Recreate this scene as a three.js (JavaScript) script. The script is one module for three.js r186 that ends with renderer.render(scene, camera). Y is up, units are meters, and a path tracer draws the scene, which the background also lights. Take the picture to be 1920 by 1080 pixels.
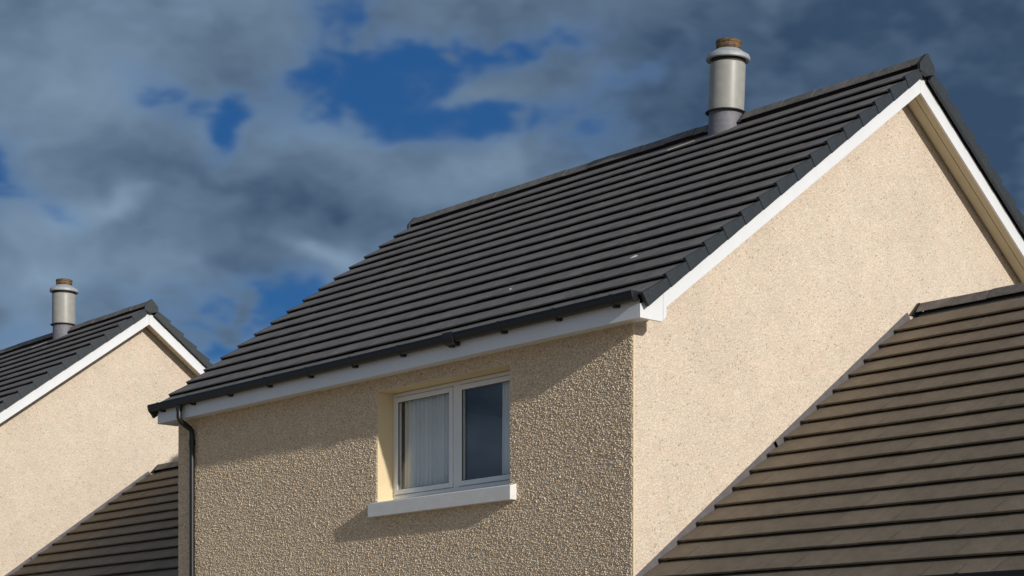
import * as THREE from 'three';
import { mergeGeometries, toCreasedNormals } from 'three/addons/utils/BufferGeometryUtils.js';
import { RoundedBoxGeometry } from 'three/addons/geometries/RoundedBoxGeometry.js';
import { ImprovedNoise } from 'three/addons/math/ImprovedNoise.js';

// ---------------------------------------------------------------- camera, sky, sun, exposure
const scene = new THREE.Scene();
const renderer = new THREE.WebGLRenderer({ antialias: true });
renderer.toneMapping = THREE.LinearToneMapping;
renderer.toneMappingExposure = 1.0;
renderer.shadowMap.enabled = true;
renderer.shadowMap.type = THREE.PCFSoftShadowMap;

// shift lens kept level (all uprights stay upright): horizon lies below the picture
const EYE = new THREE.Vector3(11.964, 1.6, 12.129), AHEAD = new THREE.Vector3(-0.74819, 0, -0.66337);
const camera = new THREE.PerspectiveCamera(2 * Math.atan(1316 / 3405) * 180 / Math.PI, 1920 / 2632, 0.1, 3000);
camera.position.copy(EYE);
camera.lookAt(EYE.clone().addScaledVector(AHEAD, 10));
camera.setViewOffset(1920, 2632, 0, 0, 1920, 1080);

const SUN_DIR = new THREE.Vector3(8.5, 2.64, 0.98).normalize();   // low winter sun, raking along the front walls
const sun = new THREE.DirectionalLight(new THREE.Color().setRGB(1.0, 0.955, 0.885), 3.4);
sun.name = 'sun';
sun.position.copy(SUN_DIR).multiplyScalar(90).add(new THREE.Vector3(-8, 0, -4));
sun.target.position.set(-8, 0, -4);
sun.castShadow = true;
sun.shadow.radius = 1.3;
sun.shadow.mapSize.set(4096, 4096);
Object.assign(sun.shadow.camera, { left: -32, right: 32, top: 24, bottom: -24, near: 10, far: 190 });
scene.add(sun, sun.target);

const perlin = new ImprovedNoise();
function fbm(x, y, z, oct, gain = 0.5) {
  let s = 0, a = 1, n = 0;
  for (let k = 0; k < oct; k++) { s += a * perlin.noise(x, y, z); n += a; a *= gain; x = x * 2.03 + 11.3; y = y * 2.03 + 4.7; z = z * 2.03 + 7.9; }
  return s / n;
}
const smooth = (a, b, v) => { const t = Math.min(1, Math.max(0, (v - a) / (b - a))); return t * t * (3 - 2 * t); };
const mix = (a, b, t) => a + (b - a) * t;

function makeSky() {
  const W = 2048, H = 2048, data = new Float32Array(W * H * 4);
  const right = new THREE.Vector3().crossVectors(AHEAD, new THREE.Vector3(0, 1, 0));
  // breaks in the cloud and thicker or thinner patches: [x, y, rx, ry, turn, amount], in thousandths of the distance to the clouds
  const gaps = [
    [-64, 346, 46, 15, 0.16, 1.05], [-80, 338, 26, 12, -0.5, 0.5], [-18, 338, 24, 5, 0.22, -0.7], [-14, 324, 32, 9, 0.05, 1.0], [-96, 382, 13, 22, 0, 1.0], [-16, 361, 30, 7, 0.12, 0.75], [-156, 323, 6, 14, -0.3, 0.95],
    [-184, 333, 24, 9, -0.35, 0.85], [-150, 210, 34, 16, 0.3, 1.5], [-281, 292, 15, 18, 0.3, 1.05], [-250, 278, 18, 6, -0.6, 0.65], [40, 368, 20, 7, 0.2, 0.4],
    [50, 313, 22, 14, 0.3, 0.45], [78, 352, 34, 10, 0.3, 0.38], [-212, 226, 28, 9, 0, 0.3], [-128, 345, 16, 10, 0.4, 0.35], [-280, 205, 20, 10, 0, 0.3],
  ];
  const lumps = [
    [-112, 247, 20, 5, -0.45, 0.42], [-92, 240, 12, 6, -0.6, 0.25], [-212, 277, 14, 8, 0.2, 0.38], [-240, 270, 20, 10, 0, 0.22], [-4, 303, 22, 13, 0.3, 0.28], [-96, 319, 26, 10, -0.3, 0.16],
    [-164, 318, 12, 9, 0, 0.15], [-262, 262, 26, 26, 0, 0.22], [-252, 238, 14, 8, 0.3, 0.28], [-200, 240, 30, 14, 0, 0.1], [-215, 340, 30, 14, 0, 0.16],
    [-135, 282, 52, 20, 0, -0.2], [-90, 268, 46, 14, 0.1, -0.2], [-150, 240, 34, 9, -0.3, -0.16], [-190, 300, 26, 14, 0, -0.14], [-120, 222, 20, 8, -0.5, -0.16],
    [210, 350, 120, 90, 0, -0.22], [270, 310, 60, 70, 0, -0.16], [90, 330, 60, 50, 0, -0.16], [-262, 345, 60, 30, 0, 0.16],
  ];
  const field = (list, x, y, wide = 1) => {
    let s = 0;
    for (const [cx, cy, rx, ry, r, k] of list) {
      const dx = x - cx, dy = y - cy, c = Math.cos(r), q = Math.sin(r), u = (dx * c + dy * q) / (rx * wide), v = (-dx * q + dy * c) / (ry * wide), e = u * u + v * v;
      if (e < 9) s += k * Math.exp(-e);
    }
    return s;
  };
  for (let j = 0; j < H; j++) {
    const el = (j + 0.5) / H * Math.PI - Math.PI / 2, ce = Math.cos(el), se = Math.sin(el);
    for (let i = 0; i < W; i++) {
      const az = ((i + 0.5) / W - 0.5) * 2 * Math.PI, dx = ce * Math.cos(az), dz = ce * Math.sin(az), o = (j * W + i) * 4;
      if (se < -0.03) { data[o] = 0.12; data[o + 1] = 0.14; data[o + 2] = 0.17; data[o + 3] = 1; continue; }   // below the horizon, behind the ground
      const up = Math.max(se, 0.02);
      // directions in the cloud layer, flattened toward the horizon
      const f = 1 / (up + 0.22), px = dx * f, pz = dz * f;
      const w1 = fbm(px * 2.1, pz * 2.1, 3.1, 4), w2 = fbm(px * 2.1 + 9, pz * 2.1 + 5, 8.2, 4);
      let cover = 0.66 + 0.95 * fbm(px * 2.6 + w1 * 0.5, pz * 2.6 + w2 * 0.5, 0.4, 7, 0.55);
      let tone = 0.5 + 1.05 * fbm(px * 5.0 + w2 * 0.7, pz * 5.0 + w1 * 0.7, 5.5, 7, 0.56);
      const ahead = dx * AHEAD.x + dz * AHEAD.z;
      if (ahead > 0.2 && se > 0) {
        const qx = (dx * right.x + dz * right.z) / ahead, qy = se / ahead;
        const fine = fbm(qx * 26, qy * 30, 1.7, 5, 0.55), fine2 = fbm(qx * 26 + 4, qy * 30 + 7, 2.7, 5, 0.55);
        const X = 1000 * qx + 18 * w1 + 15 * fine, Y = 1000 * qy + 14 * w2 + 12 * fine2;
        const near = smooth(520, 330, Math.abs(X)) * smooth(560, 420, Y) * smooth(60, 140, Y);
        const wisps = fbm(qx * 11 + 0.6 * w1 + 0.5 * fine, qy * 17 + 0.5 * fine2, 6.1, 7, 0.6), curd = fbm(qx * 34 + fine, qy * 44 + fine2, 3.3, 5, 0.62);
        const g = 0.92 * field(gaps, X, Y, 1.32) * (0.85 + 1.5 * wisps + 1.3 * curd) + 0.30 * wisps + 0.14 * curd;
        const c2 = 1 - smooth(-0.02, 1.0, g), t2 = 0.48 + 1.3 * field(lumps, X, Y) + 0.50 * wisps + 0.36 * curd - 0.00035 * X;
        cover = mix(smooth(0.04, 0.84, cover), c2, near); tone = mix(tone, t2 + 0.20 * Math.exp(-(((c2 - 0.55) / 0.25) ** 2)), near);
      } else cover = smooth(0.04, 0.84, cover);
      const c = cover * 0.97;
      tone = Math.min(1.25, Math.max(0, tone));
      const low = Math.exp(-Math.max(se, 0) * 4.2);
      // clear air: deep blue overhead, paler low down
      const air = [mix(0.0, 0.055, low), mix(0.048, 0.215, low), mix(0.205, 0.47, low)];
      // cloud: slate undersides to pale tops, a little brighter toward the horizon
      const lift = 1 + 0.9 * low * low;
      const cl = [mix(0.024, 0.192, tone) * lift, mix(0.056, 0.280, tone) * lift, mix(0.112, 0.385, tone) * lift];
      // sun glare, plus a wide warm term added to brighten the shaded fronts
      const cs = dx * SUN_DIR.x + se * SUN_DIR.y + dz * SUN_DIR.z, off = Math.acos(Math.min(1, cs)), glow = 1.2 * Math.exp(-off * 5) , fillVeil = 0.55 * Math.exp(-off * 1.8);
      data[o] = mix(air[0], cl[0], c) + glow + fillVeil; data[o + 1] = mix(air[1], cl[1], c) + glow * 0.93 + fillVeil * 0.86; data[o + 2] = mix(air[2], cl[2], c) + glow * 0.8 + fillVeil * 0.68; data[o + 3] = 1;
    }
  }
  const t = new THREE.DataTexture(data, W, H, THREE.RGBAFormat, THREE.FloatType);
  t.mapping = THREE.EquirectangularReflectionMapping; t.magFilter = t.minFilter = THREE.LinearFilter; t.wrapS = THREE.RepeatWrapping; t.needsUpdate = true;
  return t;
}
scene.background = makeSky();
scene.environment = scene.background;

// ---------------------------------------------------------------- helpers
function rng(seed) { let s = seed >>> 0; return () => { s = (s + 0x6D2B79F5) >>> 0; let t = s; t = Math.imul(t ^ (t >>> 15), t | 1); t ^= t + Math.imul(t ^ (t >>> 7), t | 61); return ((t ^ (t >>> 14)) >>> 0) / 4294967296; }; }
const lin = (r, g, b) => new THREE.Color().setRGB(r, g, b);
function texture(W, H, paint, srgb, repeat) {
  const d = new Uint8Array(W * H * 4), px = [0, 0, 0];
  for (let j = 0; j < H; j++) for (let i = 0; i < W; i++) { paint(i, j, px); const o = (j * W + i) * 4; d[o] = px[0]; d[o + 1] = px[1]; d[o + 2] = px[2]; d[o + 3] = 255; }
  const t = new THREE.DataTexture(d, W, H); t.wrapS = t.wrapT = THREE.RepeatWrapping; t.magFilter = THREE.LinearFilter; t.minFilter = THREE.LinearFilter;
  if (srgb) t.colorSpace = THREE.SRGBColorSpace;
  t.repeat.set(repeat, repeat); t.needsUpdate = true;
  return t;
}
const tosrgb = (v) => 255 * (v <= 0.0031308 ? 12.92 * v : 1.055 * Math.pow(Math.min(1, v), 1 / 2.4) - 0.055);
// tileable value noise
function lattice(n, seed) { const r = rng(seed), g = new Float32Array(n * n).map(() => r()); return (u, v) => { u = (u - Math.floor(u)) * n; v = (v - Math.floor(v)) * n; const i = Math.floor(u) % n, j = Math.floor(v) % n, a = u - Math.floor(u), b = v - Math.floor(v), s = a * a * (3 - 2 * a), t = b * b * (3 - 2 * b), i1 = (i + 1) % n, j1 = (j + 1) % n; return mix(mix(g[j * n + i], g[j * n + i1], s), mix(g[j1 * n + i], g[j1 * n + i1], s), t); }; }

// metre-scaled uv by the way each face points
function metreUV(g0) {
  const g = g0.index ? g0.toNonIndexed() : g0, p = g.attributes.position, uv = new Float32Array(p.count * 2), a = new THREE.Vector3(), b = new THREE.Vector3(), c = new THREE.Vector3(), n = new THREE.Vector3();
  for (let k = 0; k < p.count; k += 3) {
    a.fromBufferAttribute(p, k); b.fromBufferAttribute(p, k + 1); c.fromBufferAttribute(p, k + 2);
    n.subVectors(b, a).cross(c.clone().sub(a)); const ax = Math.abs(n.x), ay = Math.abs(n.y), az = Math.abs(n.z);
    [a, b, c].forEach((q, m) => { const o = (k + m) * 2; if (ax >= ay && ax >= az) { uv[o] = -q.z; uv[o + 1] = q.y; } else if (ay >= az) { uv[o] = q.x; uv[o + 1] = -q.z; } else { uv[o] = q.x; uv[o + 1] = q.y; } });
  }
  g.setAttribute('uv', new THREE.BufferAttribute(uv, 2));
  return g;
}
function mesh(name, geos, material, parent) {
  let list = (Array.isArray(geos) ? geos : [geos]).map((g) => metreUV(g));
  if (list.length > 1) list.forEach((g) => { for (const k of Object.keys(g.attributes)) if (!['position', 'normal', 'uv', 'color'].includes(k)) g.deleteAttribute(k); });
  const m = new THREE.Mesh(list.length > 1 ? mergeGeometries(list, false) : list[0], material);
  m.name = name; m.castShadow = m.receiveShadow = true;
  parent.add(m);
  return m;
}
// depth behind the front wall line is called t (t = -z)
const bx = (x0, x1, y0, y1, t0, t1) => new THREE.BoxGeometry(x1 - x0, y1 - y0, t1 - t0).translate((x0 + x1) / 2, (y0 + y1) / 2, -(t0 + t1) / 2);
const rbx = (x0, x1, y0, y1, t0, t1, r = 0.004) => new RoundedBoxGeometry(x1 - x0, y1 - y0, t1 - t0, 2, r).translate((x0 + x1) / 2, (y0 + y1) / 2, -(t0 + t1) / 2);
function prism(pts, x0, x1, bevel = 0) {   // polygon of (t, y) carried from x0 to x1
  const s = new THREE.Shape(pts.map(([t, y]) => new THREE.Vector2(t, y)));
  const g = new THREE.ExtrudeGeometry(s, bevel ? { depth: x1 - x0 - 2 * bevel, bevelEnabled: true, bevelThickness: bevel, bevelSize: bevel, bevelOffset: -bevel, bevelSegments: 2 } : { depth: x1 - x0, bevelEnabled: false });
  if (bevel) g.translate(0, 0, bevel);
  return g.rotateY(Math.PI / 2).translate(x0, 0, 0);
}
function lathe(pts, seg = 40) { return new THREE.LatheGeometry(pts.map(([r, y]) => new THREE.Vector2(r, y)), seg); }
function face(pos, quad) { pos.push(...quad[0], ...quad[1], ...quad[2], ...quad[0], ...quad[2], ...quad[3]); }
function soup(pos, colors) {
  const g = new THREE.BufferGeometry(); g.setAttribute('position', new THREE.Float32BufferAttribute(pos, 3));
  if (colors) g.setAttribute('color', new THREE.Float32BufferAttribute(colors, 3));
  g.computeVertexNormals(); return g;
}
function hexa(v) {   // eight corners, 0-3 one ring, 4-7 the ring behind it
  const pos = []; for (const q of [[0, 1, 2, 3], [7, 6, 5, 4], [1, 0, 4, 5], [2, 1, 5, 6], [3, 2, 6, 7], [0, 3, 7, 4]]) face(pos, q.map((k) => v[k]));
  return soup(pos);
}

// ---------------------------------------------------------------- materials
const TILE_SPAN = 4.1;   // metres covered by the roughcast texture
const rough = (() => {
  const N = 2048, h = new Float32Array(N * N), id = new Uint32Array(N * N), r = rng(71), tones = [];
  const mm = N / TILE_SPAN;
  for (let k = 0; k < 60000; k++) {
    const cx = r() * N, cy = r() * N, rad = (0.006 + 0.006 * r()) * mm, hgt = 0.45 + 0.55 * r(), squash = 0.75 + 0.5 * r(), R = Math.ceil(rad * 1.3), turn = r() * 3.14, ct = Math.cos(turn), st = Math.sin(turn);
    const q = r(); tones.push(q < 0.70 ? 1 : q < 0.84 ? 2 : q < 0.93 ? 3 : q < 0.975 ? 4 : 5);
    for (let y = -R; y <= R; y++) for (let x = -R; x <= R; x++) {
      const u = (x * ct + y * st) / rad * squash, v = (-x * st + y * ct) / rad / squash, e = u * u + v * v; if (e >= 1) continue;
      const o = ((Math.floor(cy) + y + N) % N) * N + ((Math.floor(cx) + x + N) % N), z = hgt * Math.sqrt(1 - e);
      if (z > h[o]) { h[o] = z; id[o] = k + 1; }
    }
  }
  const n1 = lattice(9, 5), n2 = lattice(37, 6), n3 = lattice(700, 8), n4 = lattice(4, 12);
  // matrix, cream dash, warm dash, pale dash, brown chip, grey chip
  const pal = [[0.56, 0.47, 0.372], [0.638, 0.54, 0.434], [0.63, 0.515, 0.394], [0.675, 0.595, 0.506], [0.42, 0.34, 0.256], [0.52, 0.485, 0.438]];
  const paint = (i, j, px) => {
    const k = id[j * N + i], p = pal[k ? tones[k - 1] : 0], u = i / N, v = j / N, m = 0.915 + 0.07 * n1(u, v) + 0.07 * n2(u, v) + 0.13 * (n3(u, v) - 0.2) + 0.05 * n4(u, v), w = 0.985 + 0.03 * n2(v, u);
    px[0] = tosrgb(p[0] * m); px[1] = tosrgb(p[1] * m * w); px[2] = tosrgb(p[2] * m * w);
  };
  const bump = (i, j, px) => { const z = h[j * N + i] * 0.85 + 0.15 * n3(i / N, j / N); px[0] = px[1] = px[2] = 255 * z; };
  return { map: texture(N, N, paint, true, 1 / TILE_SPAN), bump: texture(N, N, bump, false, 1 / TILE_SPAN) };
})();
const M = {};
M.harl = new THREE.MeshStandardMaterial({ name: 'cream roughcast', map: rough.map, bumpMap: rough.bump, bumpScale: 0.006, roughness: 0.95 });
M.harlStone = new THREE.MeshStandardMaterial({ name: 'cream roughcast stones', color: 0xffffff, roughness: 0.85 });
const conc = (() => {
  const a = lattice(6, 1), b = lattice(24, 2), c = lattice(90, 3), d = lattice(400, 4);
  const mapF = (base, va) => texture(1024, 1024, (i, j, px) => { const u = i / 1024, v = j / 1024, m = 1 + va * ((a(u, v) - 0.5) * 0.5 + (b(u, v) - 0.5) * 0.45 + (c(u, v) - 0.5) * 0.35 + (d(u, v) - 0.5) * 0.7), lich = smooth(0.80, 0.90, c(v, u) * 0.55 + d(u, v) * 0.45) * 0.10; for (let k = 0; k < 3; k++) px[k] = tosrgb(base[k] * m + lich * [0.9, 0.9, 0.75][k]); }, true, 1 / 1.7);
  const bumpT = texture(1024, 1024, (i, j, px) => { const u = i / 1024, v = j / 1024; px[0] = px[1] = px[2] = 255 * (0.3 * b(u, v) + 0.3 * c(u, v) + 0.4 * d(u, v)); }, false, 1 / 1.7);
  return { mapF, bumpT };
})();
M.tile = new THREE.MeshStandardMaterial({ name: 'dark grey concrete tile', map: conc.mapF([0.143, 0.128, 0.116], 0.5), bumpMap: conc.bumpT, bumpScale: 0.0016, roughness: 0.72, vertexColors: true });
M.wingTile = new THREE.MeshStandardMaterial({ name: 'brown concrete tile', map: conc.mapF([0.150, 0.117, 0.081], 0.4), bumpMap: conc.bumpT, bumpScale: 0.0016, roughness: 0.85, vertexColors: true });
M.ridge = new THREE.MeshStandardMaterial({ name: 'ridge concrete', map: conc.mapF([0.135, 0.122, 0.112], 0.8), bumpMap: conc.bumpT, bumpScale: 0.003, roughness: 0.8 });
M.verge = new THREE.MeshStandardMaterial({ name: 'slate grey plastic', map: conc.mapF([0.025, 0.031, 0.036], 0.35), roughness: 0.5 });
M.gutter = new THREE.MeshStandardMaterial({ name: 'black plastic', color: lin(0.009, 0.010, 0.0105), roughness: 0.42 });
const soil = (() => { const a = lattice(7, 31), b = lattice(40, 32), c = lattice(200, 33); return (base, va, rep) => texture(512, 512, (i, j, px) => { const u = i / 512, v = j / 512, m = 1 - va * (0.5 * a(u, v) + 0.35 * b(u, v) + 0.3 * c(u, v) - 0.3); for (let k = 0; k < 3; k++) px[k] = tosrgb(base[k] * m); }, true, 1 / rep); })();
M.white = new THREE.MeshStandardMaterial({ name: 'white plastic board', map: soil([0.745, 0.755, 0.775], 0.08, 1.3), roughness: 0.38 });
M.frame = new THREE.MeshStandardMaterial({ name: 'white window frame', map: soil([0.76, 0.76, 0.74], 0.06, 0.9), roughness: 0.33 });
M.soffit = new THREE.MeshStandardMaterial({ name: 'soffit board', map: soil([0.60, 0.53, 0.37], 0.1, 0.9), roughness: 0.6 });
M.sill = new THREE.MeshStandardMaterial({ name: 'painted concrete sill', map: soil([0.74, 0.73, 0.71], 0.16, 0.5), roughness: 0.7 });
M.reveal = new THREE.MeshStandardMaterial({ name: 'cream smooth render', map: soil([0.74, 0.60, 0.37], 0.08, 0.6), roughness: 0.85 });
M.lead = new THREE.MeshStandardMaterial({ name: 'lead sheet', map: soil([0.15, 0.138, 0.142], 0.35, 0.3), roughness: 0.55, metalness: 0.15 });
M.fluePaint = new THREE.MeshStandardMaterial({ name: 'flue grey white paint', map: soil([0.34, 0.335, 0.305], 0.24, 0.45), roughness: 0.42 });
M.galv = new THREE.MeshStandardMaterial({ name: 'galvanised steel', map: soil([0.19, 0.19, 0.215], 0.45, 0.22), roughness: 0.65, metalness: 0.1 });
M.collar = new THREE.MeshStandardMaterial({ name: 'flue collar', map: soil([0.38, 0.40, 0.41], 0.28, 0.3), roughness: 0.5, metalness: 0.05 });
M.lath = new THREE.MeshStandardMaterial({ name: 'weathered lath', color: lin(0.36, 0.33, 0.27), roughness: 0.9 });
M.darkRing = new THREE.MeshStandardMaterial({ name: 'dark collar and painted gap shade', color: lin(0.03, 0.025, 0.022), roughness: 0.7 });
M.rust = (() => { const a = lattice(5, 41), b = lattice(16, 42), c = lattice(60, 43); return new THREE.MeshStandardMaterial({ name: 'rusty terminal', roughness: 0.8, map: texture(256, 256, (i, j, px) => { const u = i / 256, v = j / 256, s = smooth(0.35, 0.7, 0.5 * a(u, v * 0.5) + 0.35 * b(u, v) + 0.2 * c(u, v)); px[0] = tosrgb(mix(0.04, 0.165, s)); px[1] = tosrgb(mix(0.024, 0.098, s)); px[2] = tosrgb(mix(0.013, 0.042, s)); }, true, 1 / 0.35) }); })();
M.glass = new THREE.MeshPhysicalMaterial({ name: 'window glass', color: 0xffffff, transmission: 1, thickness: 0, roughness: 0.015, ior: 1.52 });
M.gasket = new THREE.MeshStandardMaterial({ name: 'black gasket', color: lin(0.03, 0.03, 0.032), roughness: 0.7 });
M.curtain = new THREE.MeshPhysicalMaterial({ name: 'white curtain cloth', color: lin(0.80, 0.83, 0.80), roughness: 0.95, transmission: 0.3, thickness: 0 });
M.room = new THREE.MeshStandardMaterial({ name: 'room plaster', color: lin(0.74, 0.72, 0.68), roughness: 0.9 });
M.ground = new THREE.MeshStandardMaterial({ name: 'dry grass and bare soil', map: soil([0.34, 0.275, 0.18], 0.5, 7), roughness: 1 });
M.road = new THREE.MeshStandardMaterial({ name: 'sandstone paving', map: soil([0.44, 0.365, 0.26], 0.3, 3), roughness: 0.95 });

// ---------------------------------------------------------------- setting
{
  const g = new THREE.PlaneGeometry(1600, 1600).rotateX(-Math.PI / 2);
  const m = mesh('ground', g, M.ground, scene); m.userData = { kind: 'structure', label: 'dry pale ground under the row of houses', category: 'ground' };
  const p = mesh('pavement', bx(-60, 60, -0.05, 0.03, -9, -1.2), M.road, scene); p.userData = { kind: 'structure', label: 'pale paved strip along the fronts of the houses', category: 'pavement' };
}

// ---------------------------------------------------------------- roof
const PITCH = Math.atan(0.7275), CP = Math.cos(PITCH), SP = Math.sin(PITCH), GAUGE = 0.261 / CP, TH = 0.040, LIFT = 0.13;
function slopeMatrix(o, back) {   // slope axes (x from the roof's middle, h out of the slope, -d down it) to the house's axes
  const m = new THREE.Matrix4().makeBasis(new THREE.Vector3(1, 0, 0), new THREE.Vector3(0, CP, SP), new THREE.Vector3(0, -SP, CP));
  m.setPosition((o.x0 + o.x1) / 2, o.Y0, 0);
  if (back) { const xc = (o.x0 + o.x1) / 2, T = new THREE.Matrix4(); m.premultiply(T.makeTranslation(-xc, 0, o.ridgeT)).premultiply(new THREE.Matrix4().makeRotationY(Math.PI)).premultiply(new THREE.Matrix4().makeTranslation(xc, 0, -o.ridgeT)); }
  return m;
}
function onSlope(m, M4, x, h, d) { m.applyMatrix4(new THREE.Matrix4().makeTranslation(x, h, -d).premultiply(M4)); return m; }

function courseGeometry(x0, x1, shift, seed, reach = GAUGE, TH = 0.040, NOSE = 0.017) {
  const r = rng(seed), pos = [], col = [], w = 0.33;
  for (let x = x0 - w * shift; x < x1; x += w) {
    const a = Math.max(x0, x + 0.0015), b = Math.min(x1, x + w - 0.0015); if (b - a < 0.02) continue;
    const j = (r() - 0.5) * 0.0035, dj = (r() - 0.5) * 0.005, tl = (r() - 0.5) * 0.002, top = LIFT + j, end = reach + 0.035, hEnd = top - TH * end / reach, tone = 0.94 + 0.12 * r();
    const P = (xx, h, d) => [xx, h + (xx === b ? tl : 0), -d], before = pos.length;
    face(pos, [P(a, top - NOSE, dj), P(b, top - NOSE, dj), P(b, top - 0.004, dj), P(a, top - 0.004, dj)]);
    face(pos, [P(a, top - NOSE, dj + 0.05), P(b, top - NOSE, dj + 0.05), P(b, top - NOSE, dj), P(a, top - NOSE, dj)]);
    face(pos, [P(a, top - 0.004, dj), P(b, top - 0.004, dj), P(b, top - 0.0005, dj + 0.004), P(a, top - 0.0005, dj + 0.004)]);
    face(pos, [P(a, top - 0.0005, dj + 0.004), P(b, top - 0.0005, dj + 0.004), P(b, hEnd, end), P(a, hEnd, end)]);
    face(pos, [P(a, hEnd - 0.02, end), P(b, hEnd - 0.02, end), P(b, top - NOSE, dj + 0.05), P(a, top - NOSE, dj + 0.05)]);
    face(pos, [P(b, top - NOSE, dj), P(b, hEnd - 0.02, end), P(b, hEnd, end), P(b, top - 0.004, dj)]);
    face(pos, [P(a, top - 0.004, dj), P(a, hEnd, end), P(a, hEnd - 0.02, end), P(a, top - NOSE, dj)]);
    const c = [tone * (0.99 + 0.02 * r()), tone, tone * (0.99 + 0.02 * r())]; for (let k = before; k < pos.length; k += 3) col.push(...c);
  }
  return soup(pos, col);
}
// o: x0, x1 wall ends; Y0 height of the rafter line over the front wall; ridgeT; first (t of the lowest tile edge); n courses; overL, overR tile overhangs
function buildRoof(house, o) {
  const tanP = SP / CP, apex = o.Y0 + o.ridgeT * tanP, xl = o.x0 - o.overL, xr = o.x1 + o.overR, xc = (o.x0 + o.x1) / 2;
  const e = o.first + 0.05, eb = 2 * o.ridgeT - e, line = (t, dy) => [t, o.Y0 + Math.min(t, 2 * o.ridgeT - t) * tanP + dy];
  const roof = mesh('roof', prism([line(e, 0.0), line(e, 0.075), line(o.ridgeT, 0.085), line(eb, 0.075), line(eb, 0.0), line(o.ridgeT, 0.0)], xl + 0.04, xr - 0.04), M.gasket, house);
  for (const back of [false, true]) {
    const S = slopeMatrix(o, back), flip = (x) => back ? -x : x;
    const lo = back ? -(xr - xc) : xl - xc, hi = back ? -(xl - xc) : xr - xc;
    for (let k = 0; k < o.n; k++) {
      const last = k === o.n - 1, m = mesh('tile_course', courseGeometry(lo + (o.inset || 0), hi - (o.inset || 0), k % 2 ? 0.5 : 0, o.seed + k * 7 + (back ? 500 : 0), GAUGE, o.step, o.nose), o.tile, roof);
      onSlope(m, S, 0, 0, o.first / CP + k * GAUGE);
      if (last) m.userData.label = 'topmost course of tiles under the ridge';
    }
    for (const side of o.verges) {   // overlapping dry verge units
      const s = flip(side), E = (s > 0 ? hi : lo);
      for (let k = 0; k < o.n; k++) {
        const L = k === o.n - 1 ? GAUGE * 0.93 : GAUGE + 0.03, in0 = E - s * 0.006, o0 = E + s * 0.034, o1 = E + s * 0.027, z0 = k ? 0.003 : -0.05;
        const g = hexa([[in0, -0.008, -z0], [o0, -0.008, -z0], [o0, LIFT + 0.002, -z0], [in0, LIFT + 0.002, -z0], [in0, -0.004, -L], [o1, -0.004, -L], [o1, LIFT + 0.002 - TH * L / GAUGE, -L], [in0, LIFT + 0.002 - TH * L / GAUGE, -L]]);
        if (s < 0) { const ix = g.attributes.position.array; for (let q = 0; q < ix.length; q += 9) for (let w = 0; w < 3; w++) { const t = ix[q + 3 + w]; ix[q + 3 + w] = ix[q + 6 + w]; ix[q + 6 + w] = t; } g.computeVertexNormals(); }
        onSlope(mesh('verge_unit', g, M.verge, roof), S, 0, 0, o.first / CP + k * GAUGE);
      }
    }
  }
  // ridge: angled tiles lapped over one another
  const r = rng(o.seed + 99), top = apex + (o.ridgeTop ?? 0.208), leg = 0.105, skip = o.ridgeGap || [9e9, 9e9];
  const pitchR = tanP * 1.42, tileAt = (x0, x1, dy) => [[-leg, top - leg * pitchR + dy - 0.014], [-leg + 0.006, top - leg * pitchR + dy], [-0.02, top - 0.016 + dy], [0, top - 0.006 + dy], [0.02, top - 0.016 + dy], [leg - 0.006, top - leg * pitchR + dy], [leg, top - leg * pitchR + dy - 0.014], [leg - 0.03, top - leg * pitchR + dy - 0.005], [0, top - 0.045 + dy], [-leg + 0.03, top - leg * pitchR + dy - 0.005]].map(([t, y]) => [t + o.ridgeT, y]);
  for (let x = xl; x < xr - 0.05; x += 0.455) {
    const a = x, b = Math.min(x + 0.447, xr + 0.0), dy = (r() - 0.5) * 0.009;
    if (b > skip[0] && a < skip[1]) { if (a < skip[0] - 0.05) mesh('ridge_tile', prism(tileAt(a, skip[0], dy), a, skip[0], 0.004), M.ridge, roof); if (b > skip[1] + 0.05) mesh('ridge_tile', prism(tileAt(skip[1], b, dy), skip[1], b, 0.004), M.ridge, roof); continue; }
    mesh('ridge_tile', prism(tileAt(a, b, dy), a, b, 0.004), M.ridge, roof);
  }
  if (o.ridgeGap) mesh('ridge_lead', prism(tileAt(0, 0, -0.012), skip[0] - 0.01, skip[1] + 0.01, 0.002), M.lead, roof);
  if (o.verges.length) for (const s of o.verges) {
    const x = s > 0 ? xr + 0.0 : xl - 0.045, k = leg + 0.022;
    mesh('ridge_end_cap', prism([[-k, top - k * pitchR - 0.075], [-k, top - k * pitchR + 0.008], [-0.02, top - 0.006], [0, top + 0.004], [0.02, top - 0.006], [k, top - k * pitchR + 0.008], [k, top - k * pitchR - 0.075], [0, apex - 0.03]].map(([t, y]) => [t + o.ridgeT, y]), x, x + 0.045, 0.004), M.verge, roof);
  }
  return roof;
}

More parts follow.
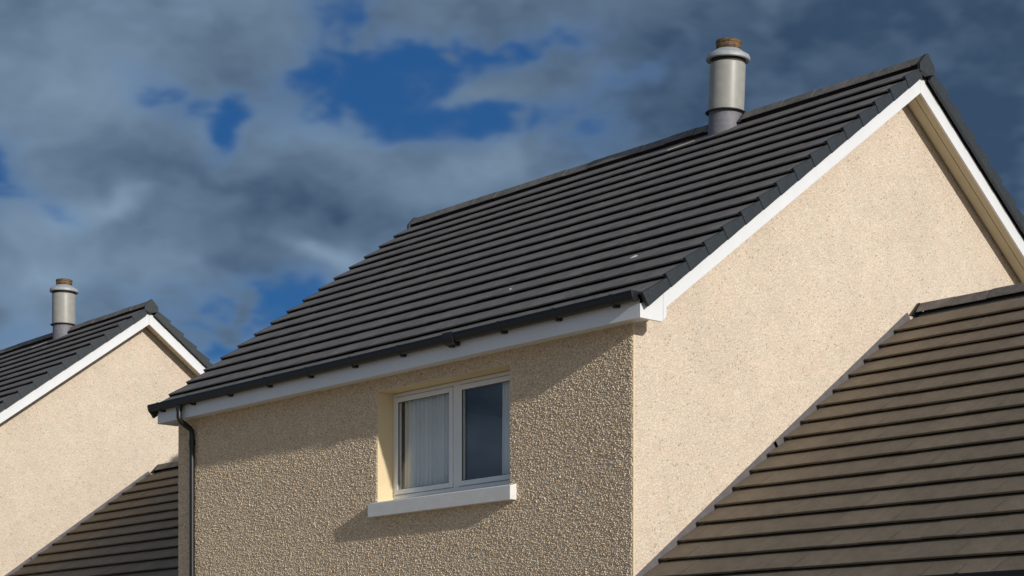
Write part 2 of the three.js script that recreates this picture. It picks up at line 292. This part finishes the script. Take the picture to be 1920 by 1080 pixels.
// ---------------------------------------------------------------- eaves: fascia, soffit, gutter
function buildEaves(house, o, yb, xl, xr, gl, gr, out = {}) {
  const e = out.e ?? 0.20, front = [[-e, yb], [-e, yb + 0.225], [-e + 0.022, yb + 0.225], [-e + 0.022, yb]];
  mesh('fascia_board', prism(front, xl, xr, 0.003), M.white, house);
  mesh('soffit_board', bx(xl + 0.002, xr - 0.002, yb + 0.018, yb + 0.03, -e + 0.023, 0.012), M.white, house);
  const back = 2 * o.ridgeT;
  mesh('fascia_board', prism(front.map(([t, y]) => [back - t, y]), xl, xr, 0.003), M.white, house);
  mesh('soffit_board', bx(xl + 0.002, xr - 0.002, yb + 0.018, yb + 0.03, back - 0.012, back + e - 0.023), M.white, house);
  // half-round gutter with lip
  const R = 0.050, ct = -e - R - 0.006, cy = yb + 0.232, arc = (rad, n, a0, a1) => Array.from({ length: n + 1 }, (_, k) => { const a = a0 + (a1 - a0) * k / n, c = Math.cos(a), q = Math.sin(a), sup = (v, p) => Math.sign(v) * Math.pow(Math.abs(v), p); return [ct - rad * sup(c, 0.8), cy - (rad * 1.8) * sup(q, 0.85)]; });
  const gutter = mesh('gutter', [prism([...arc(R, 18, 0, Math.PI), ...arc(R - 0.004, 18, Math.PI, 0)], gl, gr), prism([[ct - R - 0.006, cy - 0.012], [ct - R - 0.006, cy + 0.002], [ct - R + 0.005, cy + 0.002], [ct - R + 0.005, cy - 0.002], [ct - R + 0.001, cy - 0.012]], gl, gr)].map((g) => toCreasedNormals(metreUV(g), 0.6)), M.gutter, house);
  for (const x of [gl - 0.012, gr]) mesh('stop_end', prism([...arc(R + 0.006, 18, 0, Math.PI)], x, x + 0.014, 0.002), M.gutter, gutter);
  for (const x of out.brackets || []) mesh('bracket', [prism([...arc(R + 0.004, 14, -0.05, Math.PI), ...arc(R + 0.001, 14, Math.PI, -0.05)], x - 0.022, x + 0.022), bx(x - 0.028, x + 0.028, cy - R * 1.8 - 0.016, cy - 0.02, -e - 0.045, -e - 0.001)], M.gutter, gutter);
  if (out.union !== undefined) { const x = out.union; mesh('union_joint', [prism([...arc(R + 0.012, 14, -0.08, Math.PI), ...arc(R + 0.002, 14, Math.PI, -0.08)], x - 0.075, x + 0.075), bx(x - 0.06, x - 0.005, cy - R * 1.8 - 0.034, cy - 0.02, -e - 0.05, -e - 0.001), bx(x + 0.02, x + 0.07, cy - R * 1.8 - 0.03, cy - 0.02, -e - 0.05, -e - 0.001)], M.gutter, gutter); }
  return { ct, cy, R };
}
function tube(pts, r, seg = 40) { const c = new THREE.CatmullRomCurve3(pts.map((p) => new THREE.Vector3(...p)), false, 'centripetal'); return new THREE.TubeGeometry(c, seg, r, 18, false); }

// ---------------------------------------------------------------- the dash on the front face: each chip is a stone bedded in the render
const chip = (() => {
  const g = new THREE.IcosahedronGeometry(1, 0), p = g.attributes.position, r = rng(17), seen = new Map();
  for (let k = 0; k < p.count; k++) { const key = [p.getX(k), p.getY(k), p.getZ(k)].map((v) => v.toFixed(3)).join(); if (!seen.has(key)) seen.set(key, 0.78 + 0.44 * r()); const q = seen.get(key); p.setXYZ(k, p.getX(k) * q, p.getY(k) * q, p.getZ(k) * q); }
  g.computeVertexNormals(); return g;
})();
function dash(parent, x0, x1, y0, y1, hole, seed) {
  const r = rng(seed), list = [], gap = 0.0112, pal = [[0.79, 0.64, 0.455], [0.75, 0.58, 0.38], [0.85, 0.76, 0.61], [0.47, 0.34, 0.22], [0.58, 0.50, 0.41]];
  for (let y = y0; y < y1; y += gap) for (let x = x0; x < x1; x += gap) {
    const px = x + (r() - 0.5) * gap * 1.5, py = y + (r() - 0.5) * gap * 1.5, rad = 0.0042 + 0.0054 * r() * r(), q = r(), v = 0.78 + 0.40 * r(), a = r(), b = r(), c = r(), sink = r(), tall = 0.75 + 0.6 * r(), wide = 0.8 + 0.5 * r();
    if (px < x0 + 0.006 || px > x1 - 0.004 || py > y1 || (hole && px > hole[0] - 0.008 && px < hole[1] + 0.008 && py > hole[2] - 0.008 && py < hole[3] + 0.008)) continue;
    list.push([px, py, rad, q, v, a, b, c, sink, tall, wide]);
  }
  const m = new THREE.InstancedMesh(chip, M.harlStone, list.length), o = new THREE.Object3D(), col = new THREE.Color();
  list.forEach(([x, y, rad, q, v, a, b, c, sink, tall, wide], k) => {
    o.position.set(x, y, rad * (0.75 * sink - 0.1)); o.rotation.set(a * 6.28, b * 6.28, c * 6.28); o.scale.set(rad * wide, rad * tall, rad); o.updateMatrix(); m.setMatrixAt(k, o.matrix);
    const p = pal[q < 0.56 ? 0 : q < 0.74 ? 1 : q < 0.86 ? 2 : q < 0.95 ? 3 : 4]; m.setColorAt(k, col.setRGB(p[0] * v, p[1] * v, p[2] * v));
  });
  m.name = 'roughcast_stones'; m.castShadow = m.receiveShadow = true; m.userData = { kind: 'stuff', label: 'coarse cream stone chips of the front wall' };
  parent.add(m);
  return m;
}

// ---------------------------------------------------------------- house
const LEN = 8.1, HALF = 4.1, Y0 = 5.351, YB = 5.13;
const WIN = { x0: -3.943, x1: -1.749, y0: 3.80, y1: 5.004, d: 0.215 };

function bargeSet(house, roofO, gableX, s, dep) {   // s: +1 right gable, -1 left gable
  const tan = SP / CP, line = (t, dy) => [t, Y0 + Math.min(t, 2 * HALF - t) * tan + dy];
  const x = (a, b) => s > 0 ? [gableX + a, gableX + b] : [gableX - b + 0.11, gableX - a + 0.11];
  const mirror = (pts) => pts.map(([t, y]) => [2 * HALF - t, y]).reverse();
  const half = [line(0.135, -0.002), line(HALF - 0.0015, -0.002), line(HALF - 0.0015, -dep), line(0.10, -dep), [0.10, Y0 + 0.1 * tan - dep]].slice(0, 4);
  for (const back of [false, true]) {
    const f = back ? mirror : (p) => p;
    mesh('bargeboard', prism(f(half), ...x(0.256, 0.28), 0.003), M.white, house);
    mesh('box_end', prism(f([[-0.20, YB - 0.004], [-0.20, YB + 0.125], [-0.10, YB + 0.165], line(0.112, 0.012), [0.112, YB + 0.028], [0.085, YB - 0.004]]), ...x(0.258, 0.284), 0.003), M.white, house);
    mesh('joint_trim', prism(f([[0.098, YB + 0.004], line(0.098, 0.022), line(0.142, 0.022), [0.142, YB + 0.055]]), ...x(0.2845, 0.291), 0.002), M.white, house);
    // sloping soffit: two boards and a bead against the wall
    const strip = (a, b, h0, h1) => mesh('soffit_board', prism(f([line(0.02, h0), line(HALF - 0.001, h0), line(HALF - 0.001, h1), line(0.02, h1)].map((p) => p)), ...x(a, b)), M.soffit, house);
    strip(0.165, 0.2555, -0.160, -0.135); strip(0.040, 0.150, -0.150, -0.128); strip(0.0, 0.255, -0.122, -0.112);
  }
}

function buildHouse(label, detailed) {
  const house = new THREE.Group(); house.name = 'house'; scene.add(house);
  house.userData = { label, category: 'house' };
  const W2 = 2 * HALF, tan = SP / CP;
  const roofO = { x0: -LEN, x1: 0, Y0, ridgeT: HALF, first: -0.128, n: 16, overL: 0.315, overR: 0.325, verges: [1, -1], tile: M.tile, seed: detailed ? 11 : 1211, ridgeGap: detailed ? [-2.75, -2.2] : [-3.03, -2.48] };
  // walls
  const gable = [[0.0, 0], [0.0, YB + 0.03], [0.0, Y0 - 0.125], [HALF, Y0 + HALF * tan - 0.125], [W2, Y0 - 0.125], [W2, 0]];
  const gw = (x0, x1, t0, t1) => prism(gable.map(([t, y]) => [Math.min(Math.max(t, t0), t1), y]), x0, x1);
  mesh('gable_wall', gw(-0.25, -0.0001, 0.0105, W2), M.harl, house);
  mesh('gable_wall', gw(-LEN + 0.0001, -LEN + 0.25, 0.0105, W2), M.harl, house);
  mesh('back_wall', bx(-LEN + 0.251, -0.251, 0, YB + 0.1, W2 - 0.25, W2 - 0.001), M.harl, house);
  const fr = detailed ? 0.006 : 0.0;
  mesh('front_wall', [bx(-LEN + 0.251, WIN.x0 - 0.0005, 0, YB + 0.1, fr, 0.25), bx(WIN.x1 + 0.0005, -0.251, 0, YB + 0.1, fr, 0.25), bx(WIN.x0, WIN.x1, 0, WIN.y0 - 0.03, fr, 0.25), bx(WIN.x0, WIN.x1, WIN.y1 + 0.004, YB + 0.1, fr, 0.25), bx(-LEN, -LEN + 0.25, 0, 2.2, fr, 0.0104), bx(-0.25, 0, 0, 2.2, fr, 0.0104)], M.harl, house);
  if (detailed) {
    mesh('render_coat', [bx(-LEN, WIN.x0 - 0.0005, 2.2, YB + 0.04, 0.0, 0.0055), bx(WIN.x1 + 0.0005, -0.011, 2.2, YB + 0.04, 0.0, 0.0055), bx(WIN.x0, WIN.x1, 2.2, WIN.y0 - 0.03, 0.0, 0.0055), bx(WIN.x0, WIN.x1, WIN.y1 + 0.004, YB + 0.04, 0.0, 0.0055)], M.harl, house);
    dash(house, -LEN, -0.011, 2.55, YB + 0.035, [WIN.x0, WIN.x1, WIN.y0 - 0.03, WIN.y1], 5);
  } else mesh('roughcast_face', [bx(-LEN, -LEN + 0.25, 2.2, YB + 0.1, 0.0, 0.0104), bx(-0.25, 0, 2.2, YB + 0.1, 0.0, 0.0104)], M.harl, house);
  mesh('corner_bead', new THREE.CylinderGeometry(0.011, 0.011, YB + 0.02, 12).translate(-0.0105, (YB + 0.02) / 2, -0.0105), M.reveal, house);
  mesh('corner_bead', new THREE.CylinderGeometry(0.011, 0.011, YB + 0.02, 12).translate(-LEN + 0.0105, (YB + 0.02) / 2, -0.0105), M.reveal, house);
  const ceiling = mesh('ceiling', bx(-LEN + 0.26, -0.26, YB + 0.101, YB + 0.15, 0.02, W2 - 0.02), M.room, house); ceiling.visible = true;

  buildRoof(house, roofO);
  const dep = detailed ? 0.19 : 0.21;
  bargeSet(house, roofO, 0, 1, dep); bargeSet(house, roofO, -LEN, -1, dep);
  const brackets = [0.003, 0.786, 1.581, 3.20, 4.05, 4.884, 5.706, 6.545, 7.38, 8.1].map((s) => -s);
  const g = buildEaves(house, roofO, YB, -LEN - 0.147, 0.257, -LEN - 0.225, 0.27, { brackets, union: -2.36 });

  // downpipe with its swan neck
  const px = -7.69, r = 0.034, z0 = -g.ct, pipe = mesh('downpipe', [
    tube([[px + 0.03, g.cy - g.R, z0], [px + 0.03, YB + 0.06, z0], [px + 0.03, YB - 0.005, z0], [px + 0.027, YB - 0.03, z0 - 0.012], [px + 0.004, YB - 0.125, 0.072], [px, YB - 0.155, 0.056], [px, YB - 0.20, 0.054], [px, 2.0, 0.052], [px, 0.1, 0.052]], r, 120)], M.gutter, house);
  mesh('outlet', toCreasedNormals(metreUV(new THREE.CylinderGeometry(0.045, 0.04, 0.07, 20).translate(px + 0.03, g.cy - g.R * 1.8 - 0.02, z0)), 0.6), M.gutter, pipe);
  mesh('socket', toCreasedNormals(metreUV(new THREE.CylinderGeometry(0.040, 0.040, 0.07, 20).translate(px, YB - 0.29, 0.052)), 0.6), M.gutter, pipe);
  for (const y of [2.9, 1.2]) mesh('pipe_clip', bx(px - 0.055, px + 0.055, y - 0.02, y + 0.02, -0.06, 0.0), M.gutter, pipe);

  // window
  const { x0, x1, y0, y1, d } = WIN, t0 = d, t1 = d + 0.065, fb = 3.836;
  mesh('reveal', bx(x0 - 0.012, x0, y0 - 0.02, y1, 0.002, 0.28), M.reveal, house);
  mesh('reveal', bx(x1, x1 + 0.012, y0 - 0.02, y1, 0.002, 0.28), M.reveal, house);
  mesh('reveal', bx(x0 - 0.012, x1 + 0.012, y1 + 0.0005, y1 + 0.012, 0.002, 0.28), M.reveal, house);
  const xm = (x0 + x1) / 2 - 0.01, fw = 0.042;
  const win = mesh('window', [rbx(x0 + 0.002, x0 + fw, fb, y1 - 0.004, t0, t1), rbx(x1 - fw, x1 - 0.002, fb, y1 - 0.004, t0, t1), rbx(x0 + fw, x1 - fw, y1 - 0.004 - fw, y1 - 0.005, t0, t1), rbx(x0 + fw, x1 - fw, fb + 0.001, fb + fw, t0, t1), rbx(xm - 0.046, xm + 0.046, fb + fw, y1 - fw - 0.004, t0 + 0.001, t1)], M.frame, house);
  for (const [a, b] of [[x0 + fw + 0.004, xm - 0.050], [xm + 0.050, x1 - fw - 0.004]]) {
    const lo = fb + fw + 0.004, hi = y1 - fw - 0.009, w = 0.055, f0 = t0 - 0.012, f1 = t0 + 0.045;
    mesh('sash', [rbx(a, a + w, lo, hi, f0, f1, 0.006), rbx(b - w, b, lo, hi, f0, f1, 0.006), rbx(a + w - 0.002, b - w + 0.002, hi - w, hi - 0.0004, f0 + 0.0004, f1, 0.006), rbx(a + w - 0.002, b - w + 0.002, lo + 0.0004, lo + w, f0 + 0.0004, f1, 0.006)], M.frame, win);
    mesh('gasket', [bx(a + w, a + w + 0.005, lo + w, hi - w, f0 + 0.008, f0 + 0.02), bx(b - w - 0.005, b - w, lo + w, hi - w, f0 + 0.008, f0 + 0.02), bx(a + w, b - w, hi - w - 0.005, hi - w, f0 + 0.0085, f0 + 0.02), bx(a + w, b - w, lo + w, lo + w + 0.005, f0 + 0.0085, f0 + 0.02)], M.gasket, win);
    for (const deep of [0.012, 0.030]) mesh('pane', new THREE.PlaneGeometry(b - a - 2 * w + 0.01, hi - lo - 2 * w + 0.01).translate((a + b) / 2, (lo + hi) / 2, -(t0 + deep)), M.glass, win);
  }
  mesh('sill', prism([[-0.092, 3.627], [-0.092, 3.768], [0.0, 3.795], [t0 + 0.03, fb - 0.001], [t0 + 0.03, 3.65], [0.05, 3.627]], -4.005, -1.64, 0.006), M.sill, win);
  // room behind the glass
  mesh('room_lining', [bx(-5.4, -5.3, 2.6, 5.2, 0.26, 3.6), bx(-0.85, -0.75, 2.6, 5.2, 0.26, 3.6), bx(-5.4, -0.75, 2.6, 5.2, 3.6, 3.7), bx(-5.4, -0.75, 2.5, 2.6, 0.255, 3.7), bx(-5.3, x0 - 0.02, 2.6, 5.2, 0.252, 0.262), bx(x1 + 0.02, -0.85, 2.6, 5.2, 0.252, 0.262), bx(x0 - 0.02, x1 + 0.02, 2.6, y0, 0.252, 0.262)], M.room, house);

  // flue through the ridge
  const fx = detailed ? -2.46 : -2.74;
  const flue = mesh('flue', toCreasedNormals(metreUV(lathe([[0.0, 0.30], [0.213, 0.30], [0.214, 0.31], [0.212, 0.845], [0.205, 0.855], [0, 0.855]], 48)), 0.5), M.fluePaint, house);
  const part = (n, p, m) => mesh(n, toCreasedNormals(metreUV(lathe(p, 48)), 0.5), m, flue);
  part('flue_base', [[0.225, -0.45], [0.205, -0.2], [0.200, 0.285], [0.0, 0.285]], M.galv);
  part('storm_collar', [[0.205, 0.298], [0.243, 0.284], [0.244, 0.289], [0.214, 0.306], [0.205, 0.306]], M.darkRing);
  part('neck_shade_ring', [[0.17, 0.856], [0.206, 0.856], [0.206, 0.912], [0.17, 0.912]], M.darkRing);  // near-black band stands in for the shadow gap under the top collar
  part('top_collar', [[0.17, 0.905], [0.235, 0.895], [0.252, 0.89], [0.262, 0.90], [0.262, 0.925], [0.250, 0.95], [0.19, 0.985], [0.165, 1.005], [0.15, 1.015], [0.0, 1.015]], M.collar);
  part('terminal', [[0.145, 1.0], [0.145, 1.085], [0.151, 1.092], [0.151, 1.118], [0.142, 1.124], [0.128, 1.118], [0.128, 1.03], [0, 1.03]], M.rust);
  mesh('seam', bx(-0.004, 0.004, 0.312, 0.86, 0.0, 0.006).translate(0, 0, 0.216).rotateY(-0.35), M.fluePaint, flue);
  flue.position.set(fx, 8.28, -HALF + 0.07); flue.rotation.set(detailed ? 0.02 : 0.005, 0, detailed ? -0.07 : -0.025);
  // lead apron dressed over the tiles below the flue, and a loose lath beside it
  const S = slopeMatrix(roofO, false), xc = -LEN / 2, APR = -0.128 / CP + 14 * GAUGE;
  onSlope(mesh('lead_apron', new RoundedBoxGeometry(0.80, 0.008, 0.24, 2, 0.003).rotateX(-0.142), M.lead, house), S, fx - 0.16 - xc, 0.106, APR + GAUGE * 0.5);
  onSlope(mesh('lead_saddle', new RoundedBoxGeometry(0.50, 0.008, 0.2, 2, 0.003).rotateX(-0.142), M.lead, house), S, fx - xc, 0.106, APR + GAUGE * 1.45);
  onSlope(mesh('loose_lath', new THREE.CylinderGeometry(0.008, 0.006, 0.34, 8).rotateZ(Math.PI / 2).rotateY(0.55).rotateX(-0.142), M.lath, house), S, fx - 0.46 - xc, 0.124, APR + GAUGE * 1.2);
  if (detailed) for (const [x, d, w, l] of [[-0.71, 0.971, 0.045, 0.035], [-2.526, 0.94, 0.014, 0.014]]) {
    const g = new THREE.IcosahedronGeometry(1, 2), p = g.attributes.position; for (let k = 0; k < p.count; k++) { const n = 1 + 0.35 * perlin.noise(p.getX(k) * 2 + d, p.getY(k) * 2, p.getZ(k) * 2 + x); p.setXYZ(k, p.getX(k) * n * w, p.getY(k) * 0.006, p.getZ(k) * n * l); } g.computeVertexNormals();
    const q = (d + 0.128 / CP) / GAUGE, fr = q - Math.floor(q);
    onSlope(mesh('bird_dropping', g, M.sill, house), S, x - xc, LIFT - TH * fr + 0.001, d);
  }
  return house;
}

const houseA = buildHouse('large near house with small two-sash window and tall leaning flue', true);
const houseB = buildHouse('smaller distant house at the left edge with its own flue', false);
houseB.name = 'house_001';
houseB.position.set(-16.0, 0, 0.1); houseB.rotation.y = -0.012;
houseA.userData.group = houseB.userData.group = 'cream roughcast houses in the row';

// ---------------------------------------------------------------- lower wings between the houses
function buildWing(name, label, len, overR, tile) {
  const w = new THREE.Group(); w.name = name; scene.add(w); w.userData = { label, category: 'house wing', group: 'low roofed wings beside the houses' };
  const RT = 4.43, y0 = 2.573, tan = SP / CP;
  const o = { x0: 0, x1: len, Y0: y0, ridgeT: RT, first: -0.143, n: 17, overL: -0.045, overR: overR, verges: [], tile, ridgeTop: 0.182, step: 0.044, nose: 0.021, seed: 301 + Math.round(len * 10) };
  buildRoof(w, o);
  const yb = y0 - 0.22;
  mesh('front_wall', bx(0.012, len, 0, yb + 0.1, 0.05, 0.3), M.harl, w);
  mesh('back_wall', bx(0.012, len, 0, yb + 0.1, 2 * RT - 0.3, 2 * RT - 0.05), M.harl, w);
  mesh('end_wall', prism([[0.3, 0], [0.3, yb + 0.25], [RT, y0 + RT * tan - 0.02], [2 * RT - 0.3, yb + 0.25], [2 * RT - 0.3, 0]], len - 0.25, len - 0.002), M.harl, w);
  buildEaves(w, o, yb, 0.012, len + Math.max(overR - 0.01, -0.01), 0.02, len + overR, { brackets: Array.from({ length: 9 }, (_, k) => 0.5 + k * 0.82).filter((x) => x < len) });
  // lead dressed up the gable, in lapped lengths, with a stepped lower edge over each course
  const r = rng(77), L = (RT / CP) / 4.02;
  const S = slopeMatrix(o, false), xc = len / 2;
  for (let k = 0; k < 4; k++) {
    const m = mesh('lead_flashing', new RoundedBoxGeometry(0.012 + 0.002 * k, 0.092, L + 0.05, 2, 0.003), M.lead, w);
    onSlope(m, S, 0.0105 - xc + 0.001 * (k % 2), LIFT - 0.019 + 0.002 * r(), -0.16 / CP + (k + 0.5) * L + 0.06);
  }
  onSlope(mesh('lead_soaker', new RoundedBoxGeometry(0.062, 0.02, RT / CP, 2, 0.003), M.lead, w), S, 0.0325 - xc, 0.062, (RT / CP) / 2 - 0.16);
  mesh('ridge_stop', prism([[-0.16, y0 + RT * tan + 0.03], [-0.02, y0 + RT * tan + 0.174], [0.0, y0 + RT * tan + 0.182], [0.05, y0 + RT * tan + 0.14], [0.05, y0 + RT * tan + 0.03]].map(([t, y]) => [t + RT, y]), 0.0005, 0.034, 0.003), M.gutter, w);
  return w;
}
const wingA = buildWing('house_wing', 'low wing with brown tiled roof at the lower right, against the near gable', 9.2, 0.2, M.wingTile);
wingA.position.set(0.001, 0, 0);
const wingB = buildWing('house_wing_001', 'small glimpse of brown tiled wing roof at the lower left, between the two houses', 7.72, -0.02, M.wingTile);
wingB.position.set(-15.98, -0.22, 0.1); wingB.rotation.y = -0.012;

// ---------------------------------------------------------------- curtains inside the window
function curtain(name, label, xa, xb, folds, seed) {
  const nx = 120, r = rng(seed), ph = r() * 6, pos = [], idx = [];
  for (let s = 0; s < 2; s++) for (let j = 0; j <= 1; j++) for (let i = 0; i <= nx; i++) {
    const u = i / nx, x = mix(xa, xb, u), y = j ? 4.97 : 3.80, w = Math.sin(u * folds * 6.283 + ph) * 0.016 + Math.sin(u * folds * 2.3 * 6.283 + ph * 2) * 0.006;
    pos.push(x, y, -(0.300 + w * (j ? 0.8 : 1.15) + s * 0.002));
  }
  const row = nx + 1, lay = 2 * row;
  for (let i = 0; i < nx; i++) { idx.push(i, i + 1, row + i + 1, i, row + i + 1, row + i); idx.push(lay + i + 1, lay + i, lay + row + i, lay + i + 1, lay + row + i, lay + row + i + 1); }
  const g = new THREE.BufferGeometry(); g.setAttribute('position', new THREE.Float32BufferAttribute(pos, 3)); g.setIndex(idx); g.computeVertexNormals();
  const m = new THREE.Mesh(g, M.curtain); m.name = name; m.castShadow = m.receiveShadow = true; scene.add(m);
  m.userData = { label, category: 'curtain', group: 'curtains behind the window' };
}
curtain('curtain', 'pale curtain filling most of the left window sash', -3.82, -3.03, 11, 3);
curtain('curtain_001', 'pale curtain edge at the right side of the right window sash', -2.22, -1.80, 6, 9);

renderer.render(scene, camera);
